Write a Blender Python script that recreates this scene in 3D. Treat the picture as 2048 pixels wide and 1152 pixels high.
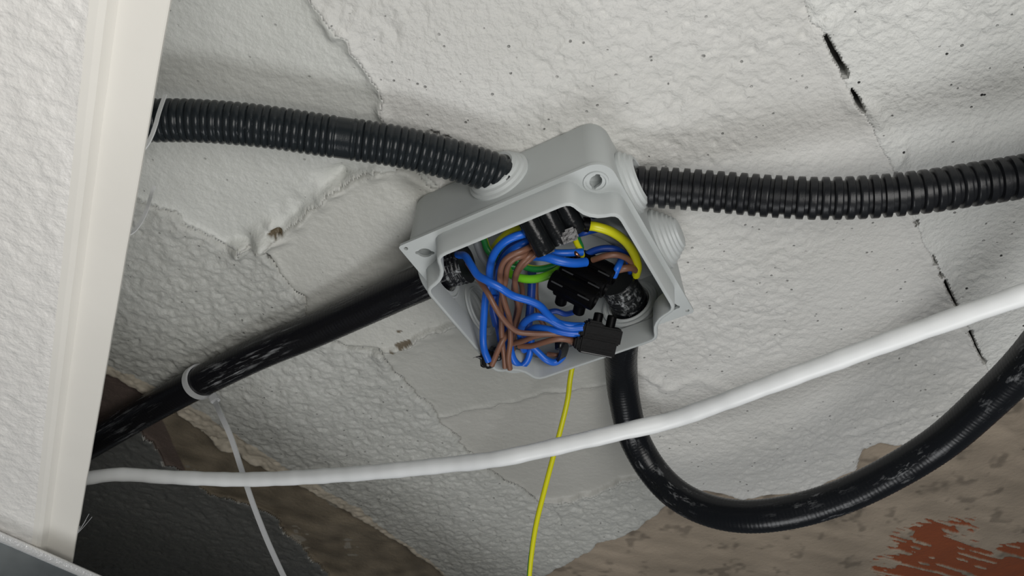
import bpy, bmesh, math, random
import numpy as np
from mathutils import Vector, Matrix, noise as mnoise

for o in list(bpy.data.objects): bpy.data.objects.remove(o)
C = bpy.context.scene.collection
random.seed(7)

# ---------------------------------------------------------------- camera
F_PX = 1750.0                       # focal length for a 2048 px wide frame
CEIL = 2.60                         # height of the painted ceiling above the room floor
H = 0.3388                          # camera sits this far under it
N_ = Vector((0.008818, -0.696536, 0.717468)).normalized()      # straight up, in camera axes (x right, y down, z ahead)
X_ = (Vector((1, 0, 0)) - N_ * N_.x).normalized()
Y_ = N_.cross(X_)
CAM = Vector((0, 0, CEIL - H))
def c2w(v): return Vector((X_.dot(v), Y_.dot(v), N_.dot(v)))
def at(x, y, u):
    """point seen in direction (x, y) that lies u metres under the ceiling"""
    d = c2w(Vector(((x - 1024) / F_PX, (y - 576) / F_PX, 1)))
    return CAM + d * ((H - u) / d.z)
def atd(x, y, dep):
    return CAM + c2w(Vector(((x - 1024) / F_PX, (y - 576) / F_PX, 1))) * dep
RIGHT, DOWN, AHEAD = c2w(Vector((1, 0, 0))), c2w(Vector((0, 1, 0))), c2w(Vector((0, 0, 1)))
cd = bpy.data.cameras.new('camera'); cam = bpy.data.objects.new('camera', cd); C.objects.link(cam)
M = Matrix.Identity(4)
for i in range(3):
    M[i][0] = RIGHT[i]; M[i][1] = -DOWN[i]; M[i][2] = -AHEAD[i]; M[i][3] = CAM[i]
cam.matrix_world = M
cd.sensor_width = 36; cd.lens = 36 * F_PX / 2048; cd.clip_start = 0.01; cd.clip_end = 50
bpy.context.scene.camera = cam

# ---------------------------------------------------------------- light and exposure
sc = bpy.context.scene
sc.view_settings.view_transform = 'Standard'; sc.view_settings.look = 'None'
sc.view_settings.gamma = 1; sc.view_settings.use_curve_mapping = False
sc.view_settings.exposure = 0.14
w = bpy.data.worlds.new('world'); sc.world = w; w.use_nodes = True
w.node_tree.nodes['Background'].inputs[0].default_value = (0.88, 0.94, 1.0, 1)
w.node_tree.nodes['Background'].inputs[1].default_value = 0.06
def area(name, loc, target, size, power, col):
    l = bpy.data.lights.new(name, 'AREA'); l.energy = power; l.color = col; l.shape = 'RECTANGLE'; l.size, l.size_y = size
    o = bpy.data.objects.new(name, l); C.objects.link(o); o.location = loc
    o.rotation_euler = (Vector(target) - Vector(loc)).to_track_quat('-Z', 'Y').to_euler()
area('near_fill', (0.17, -0.10, CEIL - .49), (0.06, 0.16, CEIL), (.34, .34), 1.95, (1.0, 0.98, 0.95))  # fill added near the camera so brightness falls off across the ceiling
area('room_light', (0.02, 0.56, CEIL - .80), (0.0, 0.36, CEIL), (.27, .27), 1.4, (0.98, 0.99, 1.0))

# ---------------------------------------------------------------- materials
def mat(name, col=(.5, .5, .5), rough=.5, metal=0, spec=.5, noise=None, bump=None, coat=0):
    m = bpy.data.materials.new(name); m.use_nodes = True
    nt = m.node_tree; b = nt.nodes['Principled BSDF']
    b.inputs['Base Color'].default_value = (*col, 1); b.inputs['Roughness'].default_value = rough
    b.inputs['Metallic'].default_value = metal; b.inputs['Specular IOR Level'].default_value = spec
    b.inputs['Coat Weight'].default_value = coat
    tc = nt.nodes.new('ShaderNodeTexCoord')
    if noise:
        sc_, amt = noise
        n = nt.nodes.new('ShaderNodeTexNoise'); n.inputs['Scale'].default_value = sc_; n.inputs['Detail'].default_value = 5
        nt.links.new(tc.outputs['Object'], n.inputs['Vector'])
        mx = nt.nodes.new('ShaderNodeMix'); mx.data_type = 'RGBA'
        mx.inputs['A'].default_value = (*[c * (1 - amt) for c in col], 1)
        mx.inputs['B'].default_value = (*[min(1, c * (1 + amt)) for c in col], 1)
        nt.links.new(n.outputs['Fac'], mx.inputs['Factor']); nt.links.new(mx.outputs['Result'], b.inputs['Base Color'])
    if bump:
        sc_, st, dist = bump
        n = nt.nodes.new('ShaderNodeTexNoise'); n.inputs['Scale'].default_value = sc_; n.inputs['Detail'].default_value = 4
        nt.links.new(tc.outputs['Object'], n.inputs['Vector'])
        bp = nt.nodes.new('ShaderNodeBump'); bp.inputs['Strength'].default_value = st; bp.inputs['Distance'].default_value = dist
        nt.links.new(n.outputs['Fac'], bp.inputs['Height']); nt.links.new(bp.outputs['Normal'], b.inputs['Normal'])
    return m

def ramp(nt, src, p0, p1, c0=(0, 0, 0, 1), c1=(1, 1, 1, 1)):
    r = nt.nodes.new('ShaderNodeValToRGB'); e = r.color_ramp.elements
    e[0].position = p0; e[0].color = c0; e[1].position = p1; e[1].color = c1
    nt.links.new(src, r.inputs[0]); return r.outputs[0]

def mixc(nt, fac, a, b):
    mx = nt.nodes.new('ShaderNodeMix'); mx.data_type = 'RGBA'
    nt.links.new(fac, mx.inputs['Factor'])
    for k, v in (('A', a), ('B', b)):
        if isinstance(v, tuple): mx.inputs[k].default_value = v
        else: nt.links.new(v, mx.inputs[k])
    return mx.outputs['Result']

def ceiling_mat():
    m = bpy.data.materials.new('painted_masonry'); m.use_nodes = True; nt = m.node_tree; b = nt.nodes['Principled BSDF']
    at_ = nt.nodes.new('ShaderNodeAttribute'); at_.attribute_name = 'Col'
    geo = nt.nodes.new('ShaderNodeNewGeometry')
    n1 = nt.nodes.new('ShaderNodeTexNoise'); n1.inputs['Scale'].default_value = 14; n1.inputs['Detail'].default_value = 6
    nt.links.new(geo.outputs['Position'], n1.inputs['Vector'])
    tint = ramp(nt, n1.outputs['Fac'], .3, .7, (.90, .90, .89, 1), (1, 1, 1, 1))
    mul = nt.nodes.new('ShaderNodeMix'); mul.data_type = 'RGBA'; mul.blend_type = 'MULTIPLY'; mul.inputs['Factor'].default_value = 1
    nt.links.new(at_.outputs['Color'], mul.inputs['A']); nt.links.new(tint, mul.inputs['B'])
    # pinholes: small dark pits scattered in the paint
    v = nt.nodes.new('ShaderNodeTexVoronoi'); v.inputs['Scale'].default_value = 210; v.inputs['Randomness'].default_value = 1
    nt.links.new(geo.outputs['Position'], v.inputs['Vector'])
    pit = ramp(nt, v.outputs['Distance'], .09, .15, (1, 1, 1, 1), (0, 0, 0, 1))
    n2 = nt.nodes.new('ShaderNodeTexNoise'); n2.inputs['Scale'].default_value = 95; n2.inputs['Detail'].default_value = 3
    nt.links.new(geo.outputs['Position'], n2.inputs['Vector'])
    gate = ramp(nt, n2.outputs['Fac'], .54, .60)
    pm = nt.nodes.new('ShaderNodeMath'); pm.operation = 'MULTIPLY'; nt.links.new(pit, pm.inputs[0]); nt.links.new(gate, pm.inputs[1])
    pm2 = nt.nodes.new('ShaderNodeMath'); pm2.operation = 'MULTIPLY'; nt.links.new(pm.outputs[0], pm2.inputs[0]); nt.links.new(at_.outputs['Alpha'], pm2.inputs[1])
    col = mixc(nt, pm2.outputs[0], mul.outputs['Result'], (.04, .04, .035, 1))
    nt.links.new(col, b.inputs['Base Color'])
    b.inputs['Roughness'].default_value = .48; b.inputs['Specular IOR Level'].default_value = .5
    n3 = nt.nodes.new('ShaderNodeTexNoise'); n3.inputs['Scale'].default_value = 360; n3.inputs['Detail'].default_value = 3
    nt.links.new(geo.outputs['Position'], n3.inputs['Vector'])
    sub = nt.nodes.new('ShaderNodeMath'); sub.operation = 'MULTIPLY_ADD'; sub.inputs[1].default_value = -2.0
    nt.links.new(pm2.outputs[0], sub.inputs[0]); nt.links.new(n3.outputs['Fac'], sub.inputs[2])
    bp = nt.nodes.new('ShaderNodeBump'); ms = nt.nodes.new('ShaderNodeMath'); ms.operation = 'MULTIPLY_ADD'; ms.inputs[1].default_value = .75; ms.inputs[2].default_value = .22; nt.links.new(at_.outputs['Alpha'], ms.inputs[0]); nt.links.new(ms.outputs[0], bp.inputs['Strength']); bp.inputs['Distance'].default_value = .0014
    nt.links.new(sub.outputs[0], bp.inputs['Height']); nt.links.new(bp.outputs['Normal'], b.inputs['Normal'])
    return m

def conduit_mat(name, base, dust_amt, along=60, around=3.0, lo=.56, rough=.3, dustcol=(.35, .36, .37, 1)):
    """black plastic with plaster dust smeared along it; UV = metres along, turns around"""
    m = bpy.data.materials.new(name); m.use_nodes = True; nt = m.node_tree; b = nt.nodes['Principled BSDF']
    uv = nt.nodes.new('ShaderNodeUVMap'); uv.uv_map = 'UVMap'
    mp = nt.nodes.new('ShaderNodeMapping'); mp.inputs['Scale'].default_value = (along, around * 6, 1)
    nt.links.new(uv.outputs[0], mp.inputs[0])
    n = nt.nodes.new('ShaderNodeTexNoise'); n.inputs['Scale'].default_value = 1; n.inputs['Detail'].default_value = 6; n.inputs['Roughness'].default_value = .7
    nt.links.new(mp.outputs[0], n.inputs['Vector'])
    mp2 = nt.nodes.new('ShaderNodeMapping'); mp2.inputs['Scale'].default_value = (14, 3, 1); nt.links.new(uv.outputs[0], mp2.inputs[0])
    n2 = nt.nodes.new('ShaderNodeTexNoise'); n2.inputs['Scale'].default_value = 1; n2.inputs['Detail'].default_value = 2
    nt.links.new(mp2.outputs[0], n2.inputs['Vector'])
    big = ramp(nt, n2.outputs['Fac'], .46, .66)
    fine = ramp(nt, n.outputs['Fac'], lo, lo + .12)
    pm = nt.nodes.new('ShaderNodeMath'); pm.operation = 'MULTIPLY'; nt.links.new(big, pm.inputs[0]); nt.links.new(fine, pm.inputs[1])
    pa = nt.nodes.new('ShaderNodeMath'); pa.operation = 'MULTIPLY'; pa.inputs[1].default_value = dust_amt; nt.links.new(pm.outputs[0], pa.inputs[0])
    nt.links.new(mixc(nt, pa.outputs[0], (*base, 1), dustcol), b.inputs['Base Color'])
    rr = nt.nodes.new('ShaderNodeMath'); rr.operation = 'MULTIPLY_ADD'; rr.inputs[1].default_value = .4; rr.inputs[2].default_value = rough
    nt.links.new(pa.outputs[0], rr.inputs[0]); nt.links.new(rr.outputs[0], b.inputs['Roughness'])
    bp = nt.nodes.new('ShaderNodeBump'); bp.inputs['Strength'].default_value = .25; bp.inputs['Distance'].default_value = .0005
    nt.links.new(n.outputs['Fac'], bp.inputs['Height']); nt.links.new(bp.outputs['Normal'], b.inputs['Normal'])
    b.inputs['Specular IOR Level'].default_value = .32
    return m

def stripe_mat(name, c1, c2, share, phase=0):
    """earth wire: one colour with a stripe of the other along it"""
    m = bpy.data.materials.new(name); m.use_nodes = True; nt = m.node_tree; b = nt.nodes['Principled BSDF']
    uv = nt.nodes.new('ShaderNodeUVMap'); uv.uv_map = 'UVMap'
    sp = nt.nodes.new('ShaderNodeSeparateXYZ'); nt.links.new(uv.outputs[0], sp.inputs[0])
    tw = nt.nodes.new('ShaderNodeMath'); tw.operation = 'MULTIPLY_ADD'; tw.inputs[1].default_value = 3.0; nt.links.new(sp.outputs[0], tw.inputs[0]); nt.links.new(sp.outputs[1], tw.inputs[2])
    ad = nt.nodes.new('ShaderNodeMath'); ad.operation = 'ADD'; ad.inputs[1].default_value = phase; nt.links.new(tw.outputs[0], ad.inputs[0])
    fr = nt.nodes.new('ShaderNodeMath'); fr.operation = 'FRACT'; nt.links.new(ad.outputs[0], fr.inputs[0])
    ls = nt.nodes.new('ShaderNodeMath'); ls.operation = 'LESS_THAN'; ls.inputs[1].default_value = share; nt.links.new(fr.outputs[0], ls.inputs[0])
    nt.links.new(mixc(nt, ls.outputs[0], (*c1, 1), (*c2, 1)), b.inputs['Base Color'])
    b.inputs['Roughness'].default_value = .35
    return m

M_CEIL = ceiling_mat()
M_SLAB = mat('bare_concrete', (.16, .155, .145), .9, noise=(30, .3), bump=(200, .6, .002))
M_BOX = mat('grey_box_plastic', (.52, .55, .545), .45, noise=(60, .03), bump=(900, .05, .0003))
M_GROM = mat('grey_rubber', (.58, .61, .605), .5, noise=(80, .04))
M_CONL = conduit_mat('slate_conduit', (.016, .020, .023), .55, 500, 2.0, .60, .22)
M_CONR = conduit_mat('black_conduit', (.012, .013, .015), .12, 200, 2.0, .62, .32)
M_CONS = conduit_mat('dusty_black_conduit', (.006, .006, .008), .8, 45, 4.5, .53, .25)
M_CONS2 = conduit_mat('streaked_black_conduit', (.007, .008, .010), .8, 80, 2.5, .55, .27)
M_CUT = conduit_mat('scuffed_conduit_end', (.010, .011, .012), .9, 220, 3.0, .50, .3, (.5, .52, .53, 1))
M_CONN = mat('black_connector_plastic', (.0025, .0025, .003), .42, spec=.08, noise=(300, .3), bump=(700, .15, .0004))
M_CLEAR = mat('worn_black_connector', (.007, .008, .009), .22, spec=.35, noise=(300, .4), bump=(260, .35, .0008))
M_SCREW = mat('blackened_screw', (.012, .012, .013), .4)
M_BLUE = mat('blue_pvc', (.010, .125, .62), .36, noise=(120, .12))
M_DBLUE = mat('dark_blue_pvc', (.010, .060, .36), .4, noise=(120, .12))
M_BROWN = mat('brown_pvc', (.205, .098, .062), .42, noise=(150, .12))
M_GREYW = mat('grey_sheath', (.23, .245, .26), .45)
M_YEL = stripe_mat('yellow_green_pvc', (.72, .70, .012), (.03, .30, .05), .10)
M_YG = stripe_mat('green_yellow_pvc', (.02, .24, .05), (.60, .66, .02), .35)
M_LIME = stripe_mat('lime_pvc', (.20, .62, .02), (.03, .30, .05), .25)
M_GLINT = mat('plastic_edge_glint', (.045, .047, .050), .35, noise=(400, .3))  # lit edges of the black connectors, put into a lighter grey
M_COPPER = mat('copper', (.60, .30, .20), .35, metal=1)
M_TAPE = mat('black_tape', (.008, .008, .009), .25, bump=(300, .5, .0008))
M_CABLE = mat('white_cable_pvc', (.86, .88, .88), .38, noise=(40, .03))
M_NYLON = mat('clear_nylon', (.66, .67, .68), .35)
M_NYLON.node_tree.nodes['Principled BSDF'].inputs['Transmission Weight'].default_value = .25
M_NYLON2 = mat('milky_nylon', (.82, .83, .83), .4)
M_EDGE = mat('cream_tile_edge', (.86, .835, .77), .4, noise=(25, .05), bump=(120, .08, .001))
M_TEXT = mat('foam_tile_face', (.88, .86, .82), .38, noise=(60, .02), bump=(480, .55, .0011))
M_STEEL = mat('galvanised_steel', (.24, .265, .28), .40, metal=.9, noise=(70, .35), bump=(150, .1, .0005))
M_STEELB = mat('steel_edge_highlight', (.93, .94, .95), .30, metal=.45, bump=(900, .5, .0006))  # highlight along the rolled galvanised edge, put into a near-white colour
M_WFLANGE = mat('white_steel_flange', (.80, .80, .78), .4)

# ---------------------------------------------------------------- helpers
def link(name, verts, faces, m, parent=None, smooth=True, uvs=None):
    me = bpy.data.meshes.new(name)
    me.from_pydata([tuple(v) for v in verts], [], faces)
    if smooth: me.polygons.foreach_set('use_smooth', [True] * len(me.polygons))
    if uvs is not None:
        ul = me.uv_layers.new(name='UVMap')
        for li, l in enumerate(me.loops): ul.data[li].uv = uvs[li]
    me.materials.append(m); me.validate(); me.update()
    o = bpy.data.objects.new(name, me); C.objects.link(o)
    if parent: o.parent = parent
    return o
def empty(name, loc):
    o = bpy.data.objects.new(name, None); C.objects.link(o); o.location = loc; o.empty_display_size = .01
    return o
def tag(o, label, cat, group=None, kind=None):
    if label: o['label'] = label
    if cat: o['category'] = cat
    if group: o['group'] = group
    if kind: o['kind'] = kind
    return o
def under(child, par):
    """put world-space geometry under an Empty without moving it"""
    child.parent = par; child.matrix_parent_inverse = Matrix.Translation(-par.location)
    return child

def spline(pts, step):
    pts = [Vector(p) for p in pts]
    P = [2 * pts[0] - pts[1]] + pts + [2 * pts[-1] - pts[-2]]
    dense = []
    for i in range(1, len(P) - 2):
        a, b, c, d = P[i - 1], P[i], P[i + 1], P[i + 2]
        n = max(4, int((c - b).length / (step * .5)) + 1)
        for k in range(n):
            t = k / n
            dense.append(.5 * ((2 * b) + (c - a) * t + (2 * a - 5 * b + 4 * c - d) * t * t + (-a + 3 * b - 3 * c + d) * t ** 3))
    dense.append(pts[-1])
    # even steps
    L = [0]
    for i in range(1, len(dense)): L.append(L[-1] + (dense[i] - dense[i - 1]).length)
    n = max(2, int(L[-1] / step)); out = []; j = 0
    for k in range(n + 1):
        s = L[-1] * k / n
        while j < len(L) - 2 and L[j + 1] < s: j += 1
        t = (s - L[j]) / max(1e-9, L[j + 1] - L[j]); out.append(dense[j].lerp(dense[j + 1], t))
    return out, L[-1]

def sweep(name, pts, rad, m, parent=None, step=.002, segs=12, section=None, up=None, rough=0, caps=True):
    """tube along a curve. rad: number or f(s); section: list of 2-D points for a flat strap"""
    path, L = spline(pts, step)
    n = len(path); T = []
    for i in range(n):
        T.append((path[min(n - 1, i + 1)] - path[max(0, i - 1)]).normalized())
    u0 = up or Vector((.1, .3, 1)); nrm = (u0 - T[0] * u0.dot(T[0])).normalized()
    V = []; Fc = []; UV = []
    k = len(section) if section else segs
    s = 0
    for i in range(n):
        if i: s += (path[i] - path[i - 1]).length
        nrm = (nrm - T[i] * nrm.dot(T[i])).normalized(); bn = T[i].cross(nrm)
        r = rad(s) if callable(rad) else rad
        for j in range(k):
            if section:
                a, b = section[j]; V.append(path[i] + nrm * a + bn * b)
            else:
                th = 2 * math.pi * j / k; rr = r
                if rough: rr += rough * mnoise.noise(Vector((s * 90, math.cos(th) * 1.3, math.sin(th) * 1.3)))
                V.append(path[i] + (nrm * math.cos(th) + bn * math.sin(th)) * rr)
    st = L / (n - 1)
    for i in range(n - 1):
        for j in range(k):
            j2 = (j + 1) % k
            Fc.append((i * k + j, i * k + j2, (i + 1) * k + j2, (i + 1) * k + j))
            UV += [(i * st, j / k), (i * st, (j + 1) / k), ((i + 1) * st, (j + 1) / k), ((i + 1) * st, j / k)]
    if caps:
        Fc.append(tuple(reversed(range(k)))); UV += [(0, 0)] * k
        Fc.append(tuple(range((n - 1) * k, n * k))); UV += [(L, 0)] * k
    return sharpen(link(name, V, Fc, m, parent, True, UV), 55)

def lathe(name, centre, axis, prof, m, parent=None, segs=40, wob=0):
    """prof: (radius, height) pairs along axis"""
    axis = axis.normalized(); a = axis.orthogonal().normalized(); b = axis.cross(a)
    V = []; Fc = []
    for (r, h) in prof:
        for j in range(segs):
            th = 2 * math.pi * j / segs
            V.append(centre + axis * h + (a * math.cos(th) + b * math.sin(th)) * (r * (1 + wob * mnoise.noise(Vector((math.cos(th) * 2, math.sin(th) * 2, h * 300))))))
    for i in range(len(prof) - 1):
        for j in range(segs):
            j2 = (j + 1) % segs; Fc.append((i * segs + j, i * segs + j2, (i + 1) * segs + j2, (i + 1) * segs + j))
    if prof[0][0] < .0008: Fc.append(tuple(range(segs)))
    if prof[-1][0] < .0008 : Fc.append(tuple(range((len(prof) - 1) * segs, len(prof) * segs)))
    o = link(name, V, Fc, m, parent, True)
    return o
def sharpen(o, ang=35):
    o.data.set_sharp_from_angle(angle=math.radians(ang)); return o

def rbox(name, centre, ax, ay, az, dims, m, parent=None, bev=.0006):
    """box with bevelled edges, axes as world unit vectors, dims full sizes"""
    bm = bmesh.new(); bmesh.ops.create_cube(bm, size=1)
    for v in bm.verts: v.co = Vector((v.co.x * dims[0], v.co.y * dims[1], v.co.z * dims[2]))
    if bev: bmesh.ops.bevel(bm, geom=bm.edges[:] , offset=bev, segments=2, affect='EDGES')
    for v in bm.verts: v.co = centre + ax * v.co.x + ay * v.co.y + az * v.co.z
    me = bpy.data.meshes.new(name); bm.to_mesh(me); bm.free(); me.materials.append(m)
    me.polygons.foreach_set('use_smooth', [True] * len(me.polygons)); me.set_sharp_from_angle(angle=math.radians(40))
    o = bpy.data.objects.new(name, me); C.objects.link(o)
    if parent: o.parent = parent
    return o
def join_into(dst, others):
    bm = bmesh.new(); bm.from_mesh(dst.data)
    for o in others:
        bm.from_mesh(o.data); me = o.data; bpy.data.objects.remove(o); bpy.data.meshes.remove(me)
    bm.to_mesh(dst.data); bm.free(); dst.data.set_sharp_from_angle(angle=math.radians(40)); return dst

# ---------------------------------------------------------------- ceiling: masonry relief, split into its blocks
rng = np.random.default_rng(3)
def vnoise(X, Y, scale, seed):
    """smooth value noise on arrays"""
    r = np.random.default_rng(seed); T_ = r.random((256, 256))
    x = X / scale + 1000.37; y = Y / scale + 1000.71
    xi = np.floor(x).astype(int); yi = np.floor(y).astype(int); fx = x - xi; fy = y - yi
    fx = fx * fx * (3 - 2 * fx); fy = fy * fy * (3 - 2 * fy)
    g = lambda i, j: T_[i & 255, j & 255]
    return ((g(xi, yi) * (1 - fx) + g(xi + 1, yi) * fx) * (1 - fy) + (g(xi, yi + 1) * (1 - fx) + g(xi + 1, yi + 1) * fx) * fy) * 2 - 1
def W(pl): return np.array([[*at(x, y, 0).xy] for x, y in pl])
def pdist(X, Y, pl, limit=None):
    """distance to a polyline, signed side and arclength of the nearest point"""
    P = W(pl); best = np.full(X.shape, 9.0); side = np.zeros(X.shape); S = np.zeros(X.shape); acc = 0
    for a, b in zip(P[:-1], P[1:]):
        d = b - a; L = np.hypot(*d); t = np.clip(((X - a[0]) * d[0] + (Y - a[1]) * d[1]) / L ** 2, 0, 1)
        dx = X - a[0] - t * d[0]; dy = Y - a[1] - t * d[1]; q = np.hypot(dx, dy)
        m_ = q < best; best = np.where(m_, q, best); side = np.where(m_, np.sign(d[0] * dy - d[1] * dx), side); S = np.where(m_, acc + t * L, S); acc += L
    return best, side, S
def inside(X, Y, pl):
    P = W(pl); r = np.zeros(X.shape, bool); n = len(P)
    for i in range(n):
        x1, y1 = P[i]; x2, y2 = P[(i + 1) % n]
        c = ((y1 > Y) != (y2 > Y)) & (X < (x2 - x1) * (Y - y1) / (y2 - y1 + 1e-15) + x1); r ^= c
    return r

def axis_coords(lo, hi, step, pad, grow=1.35):
    core = list(np.arange(lo, hi, step)); g = step; right = []; x = core[-1]
    while x < hi + pad: g = min(g * grow, .02); x += g; right.append(x)
    g = step; left = []; x = core[0]
    while x > lo - pad: g = min(g * grow, .02); x -= g; left.append(x)
    return np.array(left[::-1] + core + right)
xs = axis_coords(-.43, .43, .00105, .35)
ys = axis_coords(.145, .70, .00105, .35)
X, Y = np.meshgrid(xs, ys); nx, ny = len(xs), len(ys)
xw = X + .0016 * vnoise(X, Y, .006, 1) + .0030 * vnoise(X, Y, .02, 2)      # ragged borders
yw = Y + .0016 * vnoise(X, Y, .006, 4) + .0030 * vnoise(X, Y, .02, 5)

# border lines of the blocks, as they run over the ceiling
crack = [(1500, -500), (1560, -150), (1605, 0), (1615, 40), (1645, 62), (1668, 110), (1690, 155), (1722, 215), (1755, 290), (1787, 345), (1830, 437), (1850, 490), (1868, 512), (1895, 570), (1915, 612), (1938, 660), (1967, 720), (2010, 800), (2100, 930)]
seamC = [(560, -500), (600, -150), (625, 0), (650, 40), (690, 75), (715, 110), (745, 180), (775, 245), (830, 330), (875, 372)]
ridge = [(480, 492), (515, 474), (545, 462), (590, 440), (630, 412), (662, 385), (700, 362), (745, 340), (800, 335), (875, 372)]
seamD = [(100, 330), (300, 405), (345, 425), (380, 450), (430, 478), (480, 492)]
seamE = [(528, 498), (545, 520), (562, 548), (585, 575), (605, 590), (612, 615), (616, 660), (660, 690), (762, 702)]
seamF = [(762, 702), (790, 745), (838, 790), (880, 832), (905, 862), (932, 895), (945, 920), (1000, 955), (1075, 998), (1130, 1040)]
ledge = [(762, 702), (800, 692), (850, 668), (905, 648), (960, 625), (1100, 560)]
mort1 = [(880, 832), (940, 818), (1000, 805), (1060, 793), (1135, 780), (1240, 765)]
mort2 = [(1075, 998), (1130, 1000), (1200, 980), (1290, 950), (1330, 935)]
paint_low = [(60, 640), (215, 722), (270, 745), (350, 795), (410, 820), (450, 850), (500, 882), (560, 917), (700, 1002), (905, 1152), (1060, 1262)]
mort_low = [(60, 690), (200, 738), (260, 768), (300, 795), (360, 838), (402, 865), (415, 880), (432, 893), (470, 900), (500, 925), (540, 940), (600, 968), (700, 1025), (800, 1090), (890, 1152), (1040, 1262)]
dark_up = [(60, 780), (190, 850), (285, 868), (310, 900), (330, 935), (380, 962), (420, 1000), (480, 1012), (545, 1040), (600, 1100), (700, 1200), (800, 1290)]
polyA = [(560, -500), (600, -150), (625, 0), (650, 40), (690, 75), (715, 110), (745, 180), (775, 245), (830, 330), (875, 372), (1100, 560), (1240, 765), (1252, 860), (1300, 945), (1360, 1010), (1400, 1100), (1300, 1330), (2800, 1330), (3200, 500), (2600, -500)]
polyF = ledge + [(1240, 765), (1252, 860)] + mort2[::-1][1:] + seamF[::-1][1:]
polyC = [(-900, -500), (560, -500)] + seamC[1:] + ridge[::-1][1:] + seamD[::-1][1:] + [(-900, 250)]
polyE = [(528, 498), (480, 492)] + ridge[1:] + [(1100, 560)] + ledge[::-1][1:] + seamE[::-1][1:]
polyH = [(-1600, 1400), (-1600, 600), (60, 780)] + dark_up[1:] + [(800, 1400)]
polyG = [(-1600, 500), (60, 690)] + mort_low[1:] + [(1040, 1400), (800, 1400)] + dark_up[::-1] + [(-1600, 600)]
polyJ = [(1010, 1215), (1090, 1150), (1180, 1100), (1200, 1082), (1250, 1068), (1290, 1048), (1330, 1010), (1400, 985), (1440, 990), (1480, 1004), (1530, 992), (1590, 985), (1650, 970), (1700, 945), (1728, 905), (1760, 893), (1825, 893), (1870, 862), (1960, 830), (2060, 790), (2400, 650), (3300, 500), (3300, 1500), (1010, 1500)]

A_, B_, Cc, D_, E_, F1, F2, G_, Hh, J_ = range(10)
reg = np.full(X.shape, D_)
reg[inside(xw, yw, polyA)] = A_
dcr, scr, Scr = pdist(X, Y, crack)
cs = pdist(X, Y, crack)[1]
reg[(reg == A_) & (pdist(xw * .3 + X * .7, yw * .3 + Y * .7, crack)[1] > 0)] = B_
reg[inside(xw, yw, polyC)] = Cc
reg[inside(xw, yw, polyE)] = E_
mF = inside(xw, yw, polyF); d1, s1, _ = pdist(xw, yw, mort1); reg[mF] = F1; reg[mF & (s1 < 0)] = F2
xr = X + .7 * (xw - X); yr = Y + .7 * (yw - Y)
reg[inside(xr, yr, polyG)] = G_
reg[inside(xw, yw, polyH)] = Hh
xj = X + .0035 * vnoise(X, Y, .035, 12) + .0012 * vnoise(X, Y, .006, 13)
yj = Y + .0035 * vnoise(X, Y, .035, 14) + .0012 * vnoise(X, Y, .006, 15)
inJ = inside(xj, yj, polyJ); reg[inJ & (X > 0)] = J_
# B must lie on the right of the crack
probe = reg[np.abs(Y - .3).argmin(axis=0)[0]] if False else None

# relief, metres below the ceiling plane (positive = towards the room)
def rough_tex(k=1.0, seed=20, s=1.0):
    a = vnoise(X, Y, .0030 * s, seed); b = vnoise(X, Y, .0019 * s, seed + 1); c = vnoise(X, Y, .008 * s, seed + 2)
    wx_ = X + .0016 * a; wy_ = Y + .0016 * b
    warp = vnoise(wx_, wy_, .0036 * s, seed + 3)
    step_ = 1 / (1 + np.exp(-(warp + .15) * 9))                 # plateaus of paint with sharp little edges
    pitn = np.clip(vnoise(wx_, wy_, .0023 * s, seed + 4) - .45, 0, 1)
    return k * (.00055 * step_ + .00022 * a + .00018 * b + .00035 * c - .0011 * pitn)
Z = np.zeros(X.shape)
texA = rough_tex(1.35, 20, .9); texS = rough_tex(.25, 40, 1.4); texD = rough_tex(1.35, 60, .85); texH = rough_tex(1.1, 80, 1.2)
patch = np.clip(vnoise(X, Y, .05, 90) * 1.5 + .6, .25, 1)
low = .0012 * vnoise(X, Y, .06, 91)
O = np.zeros(X.shape)
for k, tx, off in ((A_, texA * patch, 0), (B_, texA * .8 * patch, .0004), (Cc, texS * (1 + 1.2 * (vnoise(X, Y, .03, 92) > .35)), -.0018), (D_, texD, .0016),
                   (E_, texS, .0006), (F1, texS * .8, -.001), (F2, texS * .8, -.0004), (G_, texS * 1.2 + .0008 * vnoise(X, Y, .015, 93), -.0045), (Hh, texH, -.0025), (J_, texS * .9 + .0005 * vnoise(X, Y, .012, 94), -.0022)):
    Z = np.where(reg == k, tx, Z); O = np.where(reg == k, off, O)
Z += low
def blur(Zi, n=1):
    for _ in range(n):
        Zi = (Zi + np.roll(Zi, 1, 0) + np.roll(Zi, -1, 0) + np.roll(Zi, 1, 1) + np.roll(Zi, -1, 1)) / 5
    return Zi
Z += blur(O, 4)
def bead(pl, h, wdt, jag=.6, seed=0, sgn=0, fade=None):
    """a raised (or sunk) line of mortar; sgn lets it fall off on one side only"""
    d, s, S = pdist(xw, yw, pl)
    a = h * (1 + jag * vnoise(S, S * 0 + seed, .012, 100 + seed) + .4 * jag * vnoise(X, Y, .005, 130 + seed))
    g = np.exp(-(d / wdt) ** 2)
    if sgn:
        g = np.where(s * sgn > 0, np.exp(-(d / (wdt * .35)) ** 2), np.exp(-(d / (wdt * 2.6)) ** 2))
    return a * g
dr, sr, Sr = pdist(xw, yw, ridge)
scoop = np.clip(vnoise(Sr, Sr * 0, .016, 301) * 1.1 + .35, 0, 1) * np.clip(vnoise(X, Y, .007, 302) * .5 + .9, .3, 1.3)
sdr = sr * dr; sideC = 1 / (1 + np.exp(np.clip(sdr / .0007, -30, 30)))
Z -= blur(.0070 * sideC * scoop * np.exp(-(dr / .0085) ** 2), 2)
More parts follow.
